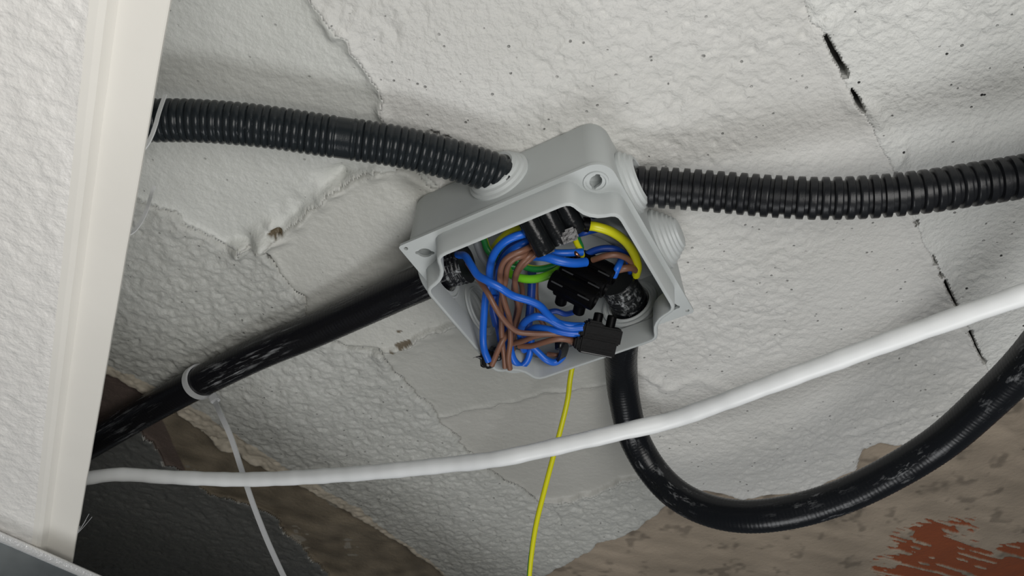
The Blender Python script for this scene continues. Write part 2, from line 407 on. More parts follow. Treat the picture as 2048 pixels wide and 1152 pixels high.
Z += blur((1 - sideC) * .0022 * (1 + .8 * vnoise(X, Y, .004, 303)) * np.exp(-(dr / .004) ** 2), 3)
Z += bead([(478, 494), (500, 482), (545, 455), (560, 470)], .0040, .004, .8, 2)
Z += bead(seamC, .0016, .0030, .8, 3)
Z += bead([(640, 40), (665, 62), (700, 90), (722, 130)], .0014, .002, .8, 4)
Z += bead(seamD, -.0007, .0012, .4, 5)
Z += bead(seamE, -.0022, .0014, .5, 6); Z += bead([(520, 470), (545, 520), (570, 560)], .0014, .0035, .6, 7)
Z += bead(seamF, -.0012, .0010, .5, 8)
Z += bead(ledge[:4], .0030, .0040, .5, 9, sgn=-1)
Z += bead(mort1, .0010, .0016, .7, 10); Z += bead(mort2, .0012, .0022, .7, 11)
Z += bead(crack, .0012, .0050, .7, 12)
Z += bead([(1600, 20), (1625, 50), (1612, 75), (1640, 40)], -.0012, .002, .6, 13)
Z += bead([(1740, 200), (1760, 250), (1800, 300), (1770, 330)], .0012, .0035, .9, 14)
Z += bead([(1270, 735), (1340, 775), (1400, 760), (1500, 790)], .0012, .0035, .8, 15)
Z += bead([(1700, 870), (1800, 840), (1900, 812)], .0010, .0025, .8, 16)
Z += bead([(430, 880), (470, 905), (515, 925)], .0010, .002, .5, 17)
Z += bead([(418, 700), (440, 692), (462, 706)], .0012, .0015, .3, 18)
for (px, py, r, h) in ((527, 472, .0050, .0050), (514, 488, .0030, .0030), (541, 452, .0030, .0035), (502, 492, .0035, -.004), (640, 398, .0035, .003), (665, 378, .004, .0025), (757, 335, .004, .0018), (590, 435, .006, .003), (520, 480, .006, .004), (1440, 900, .02, .001), (740, 300, .02, .0008)):
    p = at(px, py, 0); Z += h * np.exp(-(((X - p.x) ** 2 + (Y - p.y) ** 2) / r ** 2))
# brown-stained chip in the ridge
chip = at(552, 463, 0); chipd = np.hypot((X - chip.x) / .0036, (Y - chip.y) / .0022)
Z -= .003 * np.exp(-chipd ** 4)

# colours by block, darker at the left and below the box
colr = np.zeros(X.shape + (4,)); paint = np.array([.60, .605, .575])
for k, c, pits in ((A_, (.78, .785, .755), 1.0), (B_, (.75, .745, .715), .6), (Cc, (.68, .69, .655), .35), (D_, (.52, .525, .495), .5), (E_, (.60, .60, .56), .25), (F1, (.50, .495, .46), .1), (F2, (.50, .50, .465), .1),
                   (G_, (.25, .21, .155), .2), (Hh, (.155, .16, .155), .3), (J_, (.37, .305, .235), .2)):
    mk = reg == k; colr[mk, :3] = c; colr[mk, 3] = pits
# bare cream edge where the paint has peeled, along the low mortar band
cream = (reg != G_) & (reg != Hh) & inside(xr, yr, paint_low + mort_low[::-1])
colr[cream, :3] = (.62, .56, .46); colr[cream, 3] = 0
# brown mortar band: streaks of paint and soot
st = vnoise(X + Y * .6, Y - X * .55, .012, 96); g_ = reg == G_
colr[g_, :3] *= (1 + .35 * np.clip(st, -1, 1))[g_][:, None]
rub = g_ & (vnoise(X, Y, .02, 97) + .4 * vnoise(X, Y, .004, 197) > .6); colr[rub, :3] = (.36, .33, .28)
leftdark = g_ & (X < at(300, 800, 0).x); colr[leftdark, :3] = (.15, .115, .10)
# bottom right: thin plaster over orange brick, dragged in streaks
j_ = reg == J_
st2 = vnoise(X * .35 + Y * .15, Y * 1.1 - X * .45, .010, 98)
colr[j_, :3] *= (1 + .16 * st2)[j_][:, None]
spot = np.clip((vnoise(X, Y, .013, 99) + .5 * vnoise(X, Y, .004, 199) - .45) * 2.2, 0, 1) * j_; colr[..., :3] *= (1 - .38 * spot)[..., None]; colr[..., :3] *= np.where(j_, 1 + .10 * vnoise(X, Y, .03, 198), 1)[..., None]
oc = [(1778, 1180), (1760, 1150), (1800, 1100), (1798, 1085), (1832, 1052), (1900, 1046), (1925, 1060), (1900, 1082), (1960, 1100), (2060, 1090), (2400, 1030), (2400, 1300), (1778, 1300)]
stx = X + .017 * vnoise(X * .5 + Y * .2, Y * 3 - X * 1.3, .0055, 140) + .004 * vnoise(X, Y, .007, 141); sty = Y + .006 * vnoise(X * .5 + Y * .2, Y * 3 - X * 1.3, .0055, 142)
orange = j_ & inside(stx, sty, oc) & (vnoise(X * .25 + Y * .1, Y * 1.6 - X * .7, .006, 143) < .55)
colr[orange, :3] = (.27, .072, .027); Z = np.where(orange, Z - .0012, Z)
colr[chipd < 1, :3] = (.13, .10, .06)
for (px, py, ra, rb_, an) in ((808, 684, .0060, .0022, .42), (786, 698, .0014, .0014, 0), (800, 660, .0016, .0010, .6)):
    p = at(px, py, 0); ux = (X - p.x) * math.cos(an) + (Y - p.y) * -math.sin(an); uy_ = (X - p.x) * math.sin(an) + (Y - p.y) * math.cos(an)
    mk = np.hypot(ux / ra, uy_ / rb_) * (1 + .35 * vnoise(X, Y, .003, 400)) < 1; colr[mk, :3] = (.17, .14, .10)
colr[..., :3] = np.clip(colr[..., :3], 0, .9)
# cracks: real gaps with ragged lips (share of the seam that is open, by place along it)
def opened(px_list, wd, seed):
    d, s, S = pdist(X, Y, px_list)
    return d < wd * 1.25 * (1 + .35 * vnoise(S, S * 0, .004, seed))
gap = np.zeros(X.shape, bool)
for pl, wd in (([(1647, 64), (1655, 82), (1668, 108), (1680, 128), (1689, 146)], .00125), ([(1700, 175), (1705, 180), (1712, 198), (1722, 214)], .00115), ([(1785, 334), (1788, 349)], .0007),
               ([(1828, 434), (1830, 441)], .0009), ([(1863, 505), (1868, 522)], .0008), ([(1873, 529), (1875, 533)], .0007), ([(1876, 539), (1881, 547)], .0009),
               ([(1886, 554), (1894, 575), (1906, 598), (1916, 618)], .0010), ([(1936, 655), (1950, 690), (1967, 721)], .0009), ([(532, 502), (540, 515)], .0007),
               ([(850, 262), (862, 258)], .0007), ([(866, 268), (872, 262)], .0008), ([(886, 268), (893, 272)], .0009)):
    gap |= opened(pl, wd, int(pl[0][0]))
Zt = Z.copy()

VX, VY, VZ = X.ravel(), Y.ravel(), (CEIL - .0005 - Z).ravel()
fr = reg[:-1, :-1]; fgap = gap[:-1, :-1]
base = (np.arange(ny - 1)[:, None] * nx + np.arange(nx - 1)[None, :])
backing = rbox('ceiling', Vector((0, .42, CEIL + .075)), Vector((1, 0, 0)), Vector((0, 1, 0)), Vector((0, 0, 1)), (1.9, 1.6, .12), M_SLAB, bev=0)
backing['kind'] = 'structure'
backing['label'] = 'rough white painted masonry ceiling with cracks and mortar seams'
piece_labels = {A_: 'pitted white block around the box', B_: 'pitted white block right of the long crack', Cc: 'smooth grey-white block at upper left', D_: 'rough grey block beside the low mortar band',
                E_: 'smooth strip left of the box', F1: 'smooth block just below the box', F2: 'smooth block lower down under the mortar seam', G_: 'bare brown mortar band', Hh: 'dark grey painted block at lower left', J_: 'brown plaster over orange brick'}
for k, lab in piece_labels.items():
    sel = (fr == k) & ~fgap
    if not sel.any(): continue
    b0 = base[sel]; quads = np.stack([b0, b0 + nx, b0 + nx + 1, b0 + 1], 1)         # faces look down
    # skirt up into the slab along every open border
    e = np.concatenate([quads[:, [0, 1]], quads[:, [1, 2]], quads[:, [2, 3]], quads[:, [3, 0]]])
    key = e[:, 0].astype(np.int64) * (nx * ny) + e[:, 1]; rkey = e[:, 1].astype(np.int64) * (nx * ny) + e[:, 0]
    be = e[~np.isin(key, rkey)]
    used, inv = np.unique(quads, return_inverse=True); q = inv.reshape(quads.shape)
    bu = np.searchsorted(used, be); bv, binv = np.unique(bu, return_inverse=True); bi = binv.reshape(bu.shape)
    nv = len(used)
    co = np.stack([VX[used], VY[used], VZ[used]], 1); top = co[bv].copy(); top[:, 2] = CEIL + .0155
    co = np.concatenate([co, top]); sk = np.stack([bu[:, 1], bu[:, 0], nv + bi[:, 0], nv + bi[:, 1]], 1)
    faces = np.concatenate([q, sk]).astype(np.int32)
    me = bpy.data.meshes.new('block'); me.vertices.add(len(co)); me.vertices.foreach_set('co', co.astype(np.float32).ravel())
    me.loops.add(faces.size); me.loops.foreach_set('vertex_index', faces.ravel())
    me.polygons.add(len(faces)); me.polygons.foreach_set('loop_start', np.arange(0, faces.size, 4, dtype=np.int32))
    me.update(calc_edges=True)
    sm = np.zeros(len(faces), bool); sm[:len(q)] = True; me.polygons.foreach_set('use_smooth', sm)
    ca = me.color_attributes.new('Col', 'FLOAT_COLOR', 'POINT')
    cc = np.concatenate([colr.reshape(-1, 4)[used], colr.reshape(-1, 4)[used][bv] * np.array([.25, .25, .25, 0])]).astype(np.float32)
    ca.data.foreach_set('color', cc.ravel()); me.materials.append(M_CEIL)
    nm = 'mortar_band' if k == G_ else 'block'
    o = bpy.data.objects.new(nm, me); C.objects.link(o); o.parent = backing; o['label'] = lab

# ---------------------------------------------------------------- junction box
U = .0525
Rb = np.array([[0.8775251309519494, 0.4794495691116129, 0.008817892398348542], [-0.3386263052542031, 0.6325901387858026, -0.6965356715205149], [-0.3395318393575887, 0.6082415860407244, 0.7174679805209965]])
BX, BY, BZ = (c2w(Vector(Rb[:, i])) for i in range(3))
BO = CAM + c2w(Vector((0.3558770489913148, -0.0663156350671533, 7.939823466758581))) * U       # centre of the opening, at the flange
DEP = .70833 * U - .0008; RIM = -.2505 * U
def bp(a, b, z): return BO + BX * a + BY * b + BZ * z       # metres in box axes (z towards the ceiling)
box = empty('junction_box', BO); tag(box, 'open square light grey plastic junction box screwed to the painted ceiling', 'junction box')

def rsq(h, radii, n=8):
    """rounded square, corners in the order L T R B = (-,-) (+,-) (+,+) (-,+)"""
    out = []
    for (sx, sy, a0), r in zip(((-1, -1, 180), (1, -1, 270), (1, 1, 0), (-1, 1, 90)), radii):
        for k in range(n + 1):
            a = math.radians(a0 + 90 * k / n); out.append((sx * (h - r) + r * math.cos(a), sy * (h - r) + r * math.sin(a)))
    return out
def loft(name, loops, m, parent, close_first=False, close_last=False):
    n = len(loops[0][0]); V = []; Fc = []
    for pts, z in loops: V += [bp(a, b, z) for a, b in pts]
    for i in range(len(loops) - 1):
        for j in range(n):
            j2 = (j + 1) % n; Fc.append((i * n + j, i * n + j2, (i + 1) * n + j2, (i + 1) * n + j))
    if close_first: Fc.append(tuple(range(n)))
    if close_last: Fc.append(tuple(range((len(loops) - 1) * n, len(loops) * n)))
    o = link(name, V, Fc, m, None); sharpen(o, 50); return under(o, parent)
r9 = (.009,) * 4
body = loft('body', [(rsq(.0478, (.006,) * 4), DEP), (rsq(.0498, (.008,) * 4), DEP - .0008), (rsq(.0508, r9), DEP - .003), (rsq(.0518, r9), .0012), (rsq(.0502, (.0075,) * 4), .0012),
                     (rsq(.0492, (.0075,) * 4), DEP - .004), (rsq(.047, (.006,) * 4), DEP - .0022)], M_BOX, box, True, True)

CORNER = [(.024, 0), (.0205, 0), (.0178, .0004), (.0158, .0016), (.0146, .0036), (.0139, .006), (.0128, .0087), (.0110, .0110), (.0087, .0128), (.006, .0139), (.0036, .0146), (.0016, .0158), (.0004, .0178), (0, .0205), (0, .024)]
def notched(h, inset=0):
    """outline of the cover rim: square with a scooped notch round each screw"""
    out = []
    for (cx, cy, p, q) in ((-1, -1, (0, 1), (1, 0)), (1, -1, (-1, 0), (0, 1)), (1, 1, (0, -1), (-1, 0)), (-1, 1, (1, 0), (0, -1))):
        pts = []
        for (s, t) in CORNER:
            # s runs back along the incoming edge, t along the outgoing one
            pts.append((cx * h + p[0] * s + q[0] * t, cy * h + p[1] * s + q[1] * t))
        out += pts
    if inset:
        n = len(out); res = []
        for i in range(n):
            a = Vector(out[i - 1]); b = Vector(out[(i + 1) % n]); d = (b - a).normalized(); nn = Vector((-d.y, d.x)); res.append((out[i][0] + nn.x * inset, out[i][1] + nn.y * inset))
        out = res
    return out
RO = .0489
rim = loft('rim', [(notched(.0502), .0004), (notched(RO + .0002), RIM + .0005), (notched(RO, .00035), RIM), (notched(RO, .0014), RIM), (notched(RO, .0017), RIM + .0005), (notched(.0502, .0020), .0016)], M_BOX, box)

# flange plate: outline with the opening, keyholes and round holes cut out
def plate(name, outer, holes, z0, z1, m, parent):
    cu = bpy.data.curves.new(name, 'CURVE'); cu.dimensions = '2D'; cu.fill_mode = 'BOTH'; cu.extrude = abs(z1 - z0) / 2
    for pl in [outer] + holes:
        sp = cu.splines.new('POLY'); sp.points.add(len(pl) - 1); sp.use_cyclic_u = True
        for i, (a, b) in enumerate(pl): sp.points[i].co = (a * 1000, b * 1000, 0, 1)
    cu.extrude *= 1000
    tmp = bpy.data.objects.new('tmp', cu); C.objects.link(tmp); bpy.context.view_layer.update()
    me = bpy.data.meshes.new_from_object(tmp.evaluated_get(bpy.context.evaluated_depsgraph_get())); bpy.data.objects.remove(tmp)
    zm = (z0 + z1) / 2
    for v in me.vertices: v.co = bp(v.co.x / 1000, v.co.y / 1000, zm + v.co.z / 1000)
    me.materials.clear(); me.materials.append(m); me.name = name
    o = bpy.data.objects.new(name, me); C.objects.link(o); return under(o, parent)
def keyhole(cx, cy, ang):
    pts = []
    for k in range(28):
        a = 2 * math.pi * k / 28; r = .0033
        x, y = r * math.cos(a), .82 * r * math.sin(a)
        if abs(math.sin(a)) < .30: x = math.copysign(.0044, x); 
        pts.append((cx + x * math.cos(ang) - y * math.sin(ang), cy + x * math.sin(ang) + y * math.cos(ang)))
    return pts
def circ(cx, cy, r, n=14): return [(cx + r * math.cos(2 * math.pi * k / n), cy + r * math.sin(2 * math.pi * k / n)) for k in range(n)]
K = .0435
holes = [notched(.0502, .0012)[::-1]]
for sx, sy, an in ((-1, -1, .5), (1, -1, -.9), (1, 1, .5), (-1, 1, -.9)): holes.append(keyhole(sx * K, sy * K, an))
for s in ((-1, -1), (1, 1)): holes.append(circ(s[0] * .0498, s[1] * .0498, .0010))
plate('mounting_flange', rsq(U, (.0016, .009, .0016, .009)), holes, 0, .0015, M_BOX, box)
for sx, sy in ((1, -1), (-1, 1)):       # raised ring round the screw holes of the rounded corners
    o = lathe('screw_boss', bp(sx * K, sy * K, 0), -BZ, [(.0056, 0), (.0054, .0007), (.0044, .0007), (.0042, 0)], M_BOX, None, 28); under(sharpen(o), box)

for sx, sy in ((-1, -1), (1, -1), (1, 1), (-1, 1)):
    o = lathe('screw_well', bp(sx * K, sy * K, .0014), BZ, [(.0050, 0), (.0048, .0050), (.0001, .0052)], M_BOX, None, 24); under(sharpen(o), box)

cutters = []
def grommet(centre, axis, cone, bore, lab=None):
    """stepped knock-out grommet: outer steps, ring inside the wall"""
    steps = [(.0150, 0), (.0150, .0014), (.0138, .0020), (.0134, .0034), (.0122, .0040), (.0118, .0054), (.0106, .0060)]
    if cone: steps += [(.0102, .0070), (.0092, .0074), (.0088, .0086), (.0077, .0090), (.0073, .0100), (.0062, .0104), (.0001, .0105)]
    else: steps += [(.0100, .0064), (bore + .0002, .0060), (bore, -.0040)]
    o = lathe('grommet', centre, axis, steps, M_GROM, None, 48); sharpen(o, 30); under(o, box)
    if lab: o['label'] = lab
    i = lathe('inner_ring', centre - axis * .0018, -axis, [(.0152, 0), (.0150, .0010), (.0140, .0012), (.0138, .0003), (.0122, .0003), (.0118, .0012), (.0112, .0012), (.0110, -.0002)] if bore or cone else [(.0152, 0), (.0001, 0)], M_GROM, None, 48)
    sharpen(i, 30); under(i, box)
    cutters.append((centre, axis))
    if False:
        dsk = lathe('membrane', centre - axis * .0016, -axis, [(.0110, 0), (.0001, .0001)], M_GROM, None, 32); under(dsk, box)
ZC = DEP * .5
gTL = bp(0, -.0513, ZC + .003); grommet(gTL, -BY, False, .0088)
gR1 = bp(.0513, -.0225, ZC); grommet(gR1, BX, False, .0090)
gR2 = bp(.0513, .0160, ZC); grommet(gR2, BX, True, 0, 'closed stepped grommet')
gL1 = bp(-.0513, -.0200, DEP * .36); grommet(gL1, -BX, False, .0088)
gL2 = bp(-.0513, .0160, ZC); grommet(gL2, -BX, True, 0, 'closed stepped grommet')
gB = bp(.021, .0513, ZC); grommet(gB, BY, False, .0088)

bmc = bmesh.new(); 
cut = lathe('cut', cutters[0][0] - cutters[0][1] * .006, cutters[0][1], [(.0001, 0), (.0108, 0), (.0108, .010), (.0001, .010)], M_BOX, None, 40)
bmc.from_mesh(cut.data); bpy.data.objects.remove(cut)
for c_, a_ in cutters[1:]:
    cut = lathe('cut', c_ - a_ * .006, a_, [(.0001, 0), (.0108, 0), (.0108, .010), (.0001, .010)], M_BOX, None, 40); bmc.from_mesh(cut.data); bpy.data.objects.remove(cut)
bmesh.ops.remove_doubles(bmc, verts=bmc.verts, dist=1e-6); bmesh.ops.recalc_face_normals(bmc, faces=bmc.faces)
mc = bpy.data.meshes.new('cut'); bmc.to_mesh(mc); bmc.free(); oc_ = bpy.data.objects.new('cut', mc); C.objects.link(oc_)
bmb = bmesh.new(); bmb.from_mesh(body.data); bmesh.ops.recalc_face_normals(bmb, faces=bmb.faces); bmb.to_mesh(body.data); bmb.free()
md = body.modifiers.new('holes', 'BOOLEAN'); md.operation = 'DIFFERENCE'; md.object = oc_; md.solver = 'EXACT'
bpy.context.view_layer.update()
nb = bpy.data.meshes.new_from_object(body.evaluated_get(bpy.context.evaluated_depsgraph_get())); body.modifiers.clear()
print('body verts', len(body.data.vertices), '->', len(nb.vertices))
if len(nb.vertices) > len(body.data.vertices): nb.polygons.foreach_set('use_smooth', [True] * len(nb.polygons)); nb.set_sharp_from_angle(angle=math.radians(40)); body.data = nb
bpy.data.objects.remove(oc_)

# ---------------------------------------------------------------- conduits
def corr_round(pitch, R, amp):
    def f(s):
        t = (s / pitch) % 1; return R - amp + amp * math.sqrt(max(0, 1 - (2 * t - 1) ** 2 * 1.0)) if abs(2 * t - 1) < 1 else R - amp
    return f
def corr_square(pitch, R, amp):
    def f(s):
        t = (s / pitch) % 1
        if t < .66: return R - (.0002 if t < .06 or t > .60 else 0)
        return R - amp
    return f
Rc = .0094
def left_rad(s):
    pitch = .0031
    if .196 < s < .203: return Rc - .0004                      # plain band between two ribbed lengths
    t = (s / pitch) % 1
    return Rc - .0013 + .0013 * math.sqrt(max(0, 1 - (2 * t - 1) ** 2))
ptsL = [at(-320, 250, .045), at(-120, 255, .036), at(60, 250, .030), at(180, 242, .024), at(300, 241, .021), at(400, 242, .020), at(520, 252, .019), at(650, 271, .018), at(790, 292, .018), at(880, 313, .018), at(950, 333, .018), at(1000, 352, .0185), at(1040, 385, .019)]
co = sweep('corrugated_conduit', ptsL, left_rad, M_CONL, None, .00042, 36)
tag(co, 'glossy dark slate corrugated conduit from the white tile into the upper left of box', 'conduit', 'conduits entering the junction box')
ptsR = [bp(.030, -.0225, ZC), bp(.0460, -.0225, ZC), at(1275, 373, .0190), at(1350, 377, .022), at(1450, 385, .027), at(1550, 393, .033), at(1650, 397, .038), at(1750, 393, .041), at(1850, 383, .043), at(1950, 368, .043), at(2060, 350, .043), at(2200, 320, .043), at(2330, 280, .043), at(2500, 220, .043), at(2750, 120, .043)]
co = sweep('corrugated_conduit', ptsR, corr_square(.0050, .0094, .0017), M_CONR, None, .00042, 36)
tag(co, 'black corrugated conduit with square ribs leaving the right side of the box', 'conduit', 'conduits entering the junction box')
def fine(R):
    return lambda s: R + .00012 * math.sin(s * 2 * math.pi / .0022)
ptsS = [bp(-.0400, -.0195, DEP * .36), bp(-.0470, -.0200, DEP * .36), at(848, 563, .0235), at(800, 584, .0210), at(721, 620, .0175), at(620, 665, .015), at(520, 706, .014), at(420, 754, .0135), at(310, 812, .0135), at(200, 876, .0135), at(90, 940, .0135), at(-60, 1020, .0135), at(-250, 1120, .0135)]
coS = co = sweep('conduit', ptsS, fine(.0092), M_CONS, None, .0009, 32)
tag(co, 'straight dusty black conduit running down left from the box, held by a cable tie', 'conduit', 'conduits entering the junction box')
ptsD = [bp(.021, .0420, ZC), bp(.021, .0490, ZC), at(1243, 690, .017), at(1243, 745, .013), at(1249, 800, .016), at(1266, 870, .024), at(1303, 937, .038), at(1352, 988, .054), at(1415, 1020, .067), at(1490, 1033, .076), at(1580, 1024, .080), at(1680, 995, .080), at(1780, 948, .078), at(1880, 886, .075), at(1970, 808, .075), at(2060, 718, .077), at(2150, 600, .08), at(2230, 480, .085), at(2300, 300, .09), at(2350, 100, .095)]
coD = co = sweep('conduit', ptsD, fine(.0091), M_CONS2, None, .0009, 32)
tag(co, 'dusty black conduit hanging below the box in a wide loop to the right', 'conduit', 'conduits entering the junction box')
# scuffed cut ends seen inside the box
for pts_, par in (([bp(-.0460, -.0200, DEP * .36), bp(-.0420, -.0195, DEP * .36), bp(-.0360, -.0190, DEP * .34)], coS),
                  ([bp(.021, .0470, ZC), bp(.0215, .0400, ZC - .001), bp(.0215, .0300, ZC - .001)], coD)):
    o = sweep('cut_end', pts_, lambda s: .0094 + .00030 * math.sin(s * 2 * math.pi / .0024), M_CUT, None, .0004, 36)
    o.parent = par; o['label'] = 'scuffed cut end inside the box'

# ---------------------------------------------------------------- white cable, earth wire, ties
ptsW = [atd(-160, 1040, .54), atd(-40, 1010, .52), atd(60, 985, .50), atd(120, 968, .49), atd(172, 957, .480), atd(240, 949, .475), atd(350, 955, .467), atd(480, 959, .455), atd(600, 955, .440), atd(750, 944, .420), atd(900, 929, .403), atd(1000, 917, .390), atd(1100, 896, .383), atd(1250, 862, .372), atd(1350, 838, .367), atd(1500, 784, .348), atd(1620, 740, .335), atd(1750, 693, .322), atd(1900, 640, .308), atd(2048, 589, .294), atd(2200, 535, .282), atd(2400, 470, .265), atd(2700, 370, .245)]
o = sweep('network_cable', ptsW, lambda s: .0037 + .00010 * math.sin(s * 2 * math.pi / .021) + .00004 * math.sin(s * 2 * math.pi / .009), M_CABLE, None, .0015, 28, rough=.00010)
tag(o, 'smooth white cable swinging across in front of the conduits and below the box', 'cable')
ptsY = [at(1150, 690, .014), atd(1145, 730, .490), atd(1140, 760, .490), atd(1135, 800, .488), atd(1122, 855, .487), atd(1106, 915, .487), atd(1089, 980, .488), atd(1073, 1045, .490), atd(1064, 1100, .492), atd(1058, 1160, .495), atd(1052, 1260, .50), atd(1060, 1400, .51), atd(1085, 1560, .52)]
o = sweep('earth_wire', ptsY, .00150, M_YEL, None, .0015, 14)
tag(o, 'thin yellow earth wire dangling out from under the box past the white cable', 'wire')

def strap(w_, t_): return [(-t_ / 2, -w_ / 2), (t_ / 2, -w_ / 2), (t_ / 2, w_ / 2), (-t_ / 2, w_ / 2)]
ct = at(402, 763, .0135); tie = empty('cable_tie', ct); tag(tie, 'translucent cable tie looped round the straight conduit, long tail hanging past the white cable', 'cable tie')
axis = (at(420, 754, .0135) - at(310, 812, .0135)).normalized()
e1 = axis.orthogonal().normalized(); e2 = axis.cross(e1); V = []; Fc = []; n = 48
for j in range(n):
    th = 2 * math.pi * j / n; d = e1 * math.cos(th) + e2 * math.sin(th)
    for r, h in ((.0093, -.0017), (.0105, -.0017), (.0105, .0017), (.0093, .0017)): V.append(ct + d * r + axis * (h + .0022 * math.cos(th)))
for j in range(n):
    for k in range(4): Fc.append((j * 4 + k, j * 4 + (k + 1) % 4, ((j + 1) % n) * 4 + (k + 1) % 4, ((j + 1) % n) * 4 + k))
under(sharpen(link('loop', V, Fc, M_NYLON)), tie)
hd = at(429, 797, .0260)
tl = (atd(480, 920, .475) - hd).normalized(); sd = tl.cross(AHEAD).normalized()
under(rbox('lock_head', hd, sd, tl, sd.cross(tl), (.0048, .0050, .0042), M_NYLON, None, .0005), tie)
under(sweep('tail', [hd + DOWN * .001, atd(441, 828, .488), atd(462, 875, .482), atd(485, 945, .480), atd(505, 1005, .482), atd(530, 1070, .485), atd(552, 1120, .488), atd(580, 1180, .492), atd(620, 1270, .50)], 1, M_NYLON, None, .002, 8, strap(.0029, .0010), up=AHEAD), tie)
o = sweep('cable_tie', [at(308, 372, .016), at(303, 388, .020), atd(296, 412, .395), atd(284, 440, .39), atd(268, 462, .385), atd(250, 472, .38), atd(225, 478, .375)], 1, M_NYLON2, None, .001, 8, strap(.0016, .0006), up=AHEAD)
tag(o, 'thin clear tie end sticking out from behind the white tile below the slate conduit', 'cable tie')
o = sweep('cable_tie', [at(330, 190, .020), atd(318, 225, .357), atd(311, 250, .352), atd(303, 272, .350), atd(292, 292, .348), atd(276, 310, .348)], 1, M_NYLON2, None, .001, 8, strap(.0016, .0006), up=AHEAD)
tag(o, 'short clear tie strip lying across the slate conduit at the tile edge', 'cable tie')

# ---------------------------------------------------------------- suspended ceiling tile and grid bar
UP = Vector((0, 0, 1)); hT = .205
def onh(x, y, h): return at(x, y, H - h)
q0 = onh(340, 0, hT); q1 = onh(148, 1100, hT); ed = (q1 - q0).normalized(); lf = UP.cross(ed).normalized()
if lf.x > 0: lf = -lf
start = q0 - ed * .22; LEN = (q1 - q0).length + .30
tile = empty('ceiling_tile', q0); tag(tile, 'white textured suspended ceiling tile with stepped cream edge at left of the box', 'ceiling tile')
def extr(name, prof, m, parent, s0=0, L=LEN, base=start, e=ed, l=lf, close=False, jit=0):
    """profile (left, up) pulled along the edge"""
    V = []; Fc = []; n = 60 if jit else 2; k = len(prof)
    for i in range(n):
        for (a, h) in prof:
            V.append(base + e * (s0 + L * i / (n - 1)) + l * (a + (jit * mnoise.noise(Vector((i * .7, a * 90, 0))) if jit else 0)) + UP * h)
    for i in range(n - 1):
        for j in range(k if close else k - 1): Fc.append((i * k + j, i * k + (j + 1) % k, (i + 1) * k + (j + 1) % k, (i + 1) * k + j))
    if close: Fc.append(tuple(range(k))); Fc.append(tuple(range((n - 1) * k, n * k)))
    o = link(name, V, Fc, m); sharpen(o, 25); return under(o, parent)
extr('stepped_edge', [(0, .0022), (0, .0004), (.0004, 0), (.0116, -.0003), (.0122, -.0010), (.0134, -.0034), (.0150, -.0044), (.0172, -.0046), (.0172, .0075), (.004, .0075), (.0030, .0022)], M_EDGE, tile, close=True, jit=.00012)
# textured face: a fine relief grid
gx = np.arange(0, .30, .0011); gy = np.arange(0, LEN, .0011); GX, GY = np.meshgrid(gx, gy)
rel = .00016 * vnoise(GX, GY, .0036, 201) + .00026 * vnoise(GX + GY * .5, GY, .0023, 202) + .00012 * np.clip(vnoise(GX, GY, .0060, 203), 0, 1) + .0003 * vnoise(GX, GY, .03, 204)
rel *= np.clip(GX / .002, 0, 1)
P0 = np.array(start + lf * .0170 - UP * .0046); Vn = P0 + GX[..., None] * np.array(lf) + GY[..., None] * np.array(ed) - rel[..., None] * np.array((0, 0, 1))
r_, c_ = GX.shape; b0 = (np.arange(r_ - 1)[:, None] * c_ + np.arange(c_ - 1)[None, :]).ravel(); fq = np.stack([b0, b0 + 1, b0 + c_ + 1, b0 + c_], 1).astype(np.int32)
me = bpy.data.meshes.new('textured_face'); me.vertices.add(r_ * c_); me.vertices.foreach_set('co', Vn.astype(np.float32).ravel()); me.loops.add(fq.size); me.loops.foreach_set('vertex_index', fq.ravel())
me.polygons.add(len(fq)); me.polygons.foreach_set('loop_start', np.arange(0, fq.size, 4, dtype=np.int32)); me.update(calc_edges=True); me.polygons.foreach_set('use_smooth', np.ones(len(fq), bool)); me.materials.append(M_TEXT)
o = bpy.data.objects.new('textured_face', me); C.objects.link(o); under(o, tile)
extr('core', [(.0172, -.0030), (.0172, .0075), (.30, .0075), (.30, -.0030)], M_TEXT, tile, close=True)

hb = hT - .0052
g0 = onh(0, 1064, hb); g1 = onh(215, 1158, hb); ge = (g1 - g0).normalized(); gl = UP.cross(ge).normalized()
if gl.y > 0: gl = -gl                 # towards the camera
bar = empty('ceiling_grid_bar', g0); tag(bar, 'galvanised steel grid bar with bright rolled edge under the end of the white tile', 'grid bar')
gb = g0 - ge * .35
extr('web', [(-.0004, -.0040), (.0004, -.0040), (.0004, -.0245), (-.0004, -.0245)], M_STEEL, bar, L=1.0, base=gb, e=ge, l=gl, close=True)
bl = []
for k in range(14):
    a = 2 * math.pi * k / 14; bl.append((.0026 * math.cos(a), -.0022 + .0022 * math.sin(a)))
extr('rolled_top_edge', bl, M_STEELB, bar, L=1.0, base=gb, e=ge, l=gl, close=True)
extr('flange', [(-.012, -.0245), (.012, -.0245), (.012, -.0250), (-.012, -.0250)], M_WFLANGE, bar, L=1.0, base=gb, e=ge, l=gl, close=True)
# fibres caught on the tile edge
fb = onh(152, 1070, hT + .001); fib = empty('torn_fibre', fb); tag(fib, 'wisp of thin pale fibres sticking out of the tile edge above the grid bar', 'fibre')
for ex, ey, dd in ((160, 1052, .0), (172, 1040, .002), (178, 1028, .003), (184, 1034, .001)):
    under(sweep('strand', [fb, fb.lerp(onh(ex, ey, hT + dd), .5) + RIGHT * .0002, onh(ex, ey, hT + dd)], .00010, M_NYLON, None, .0008, 6), fib)
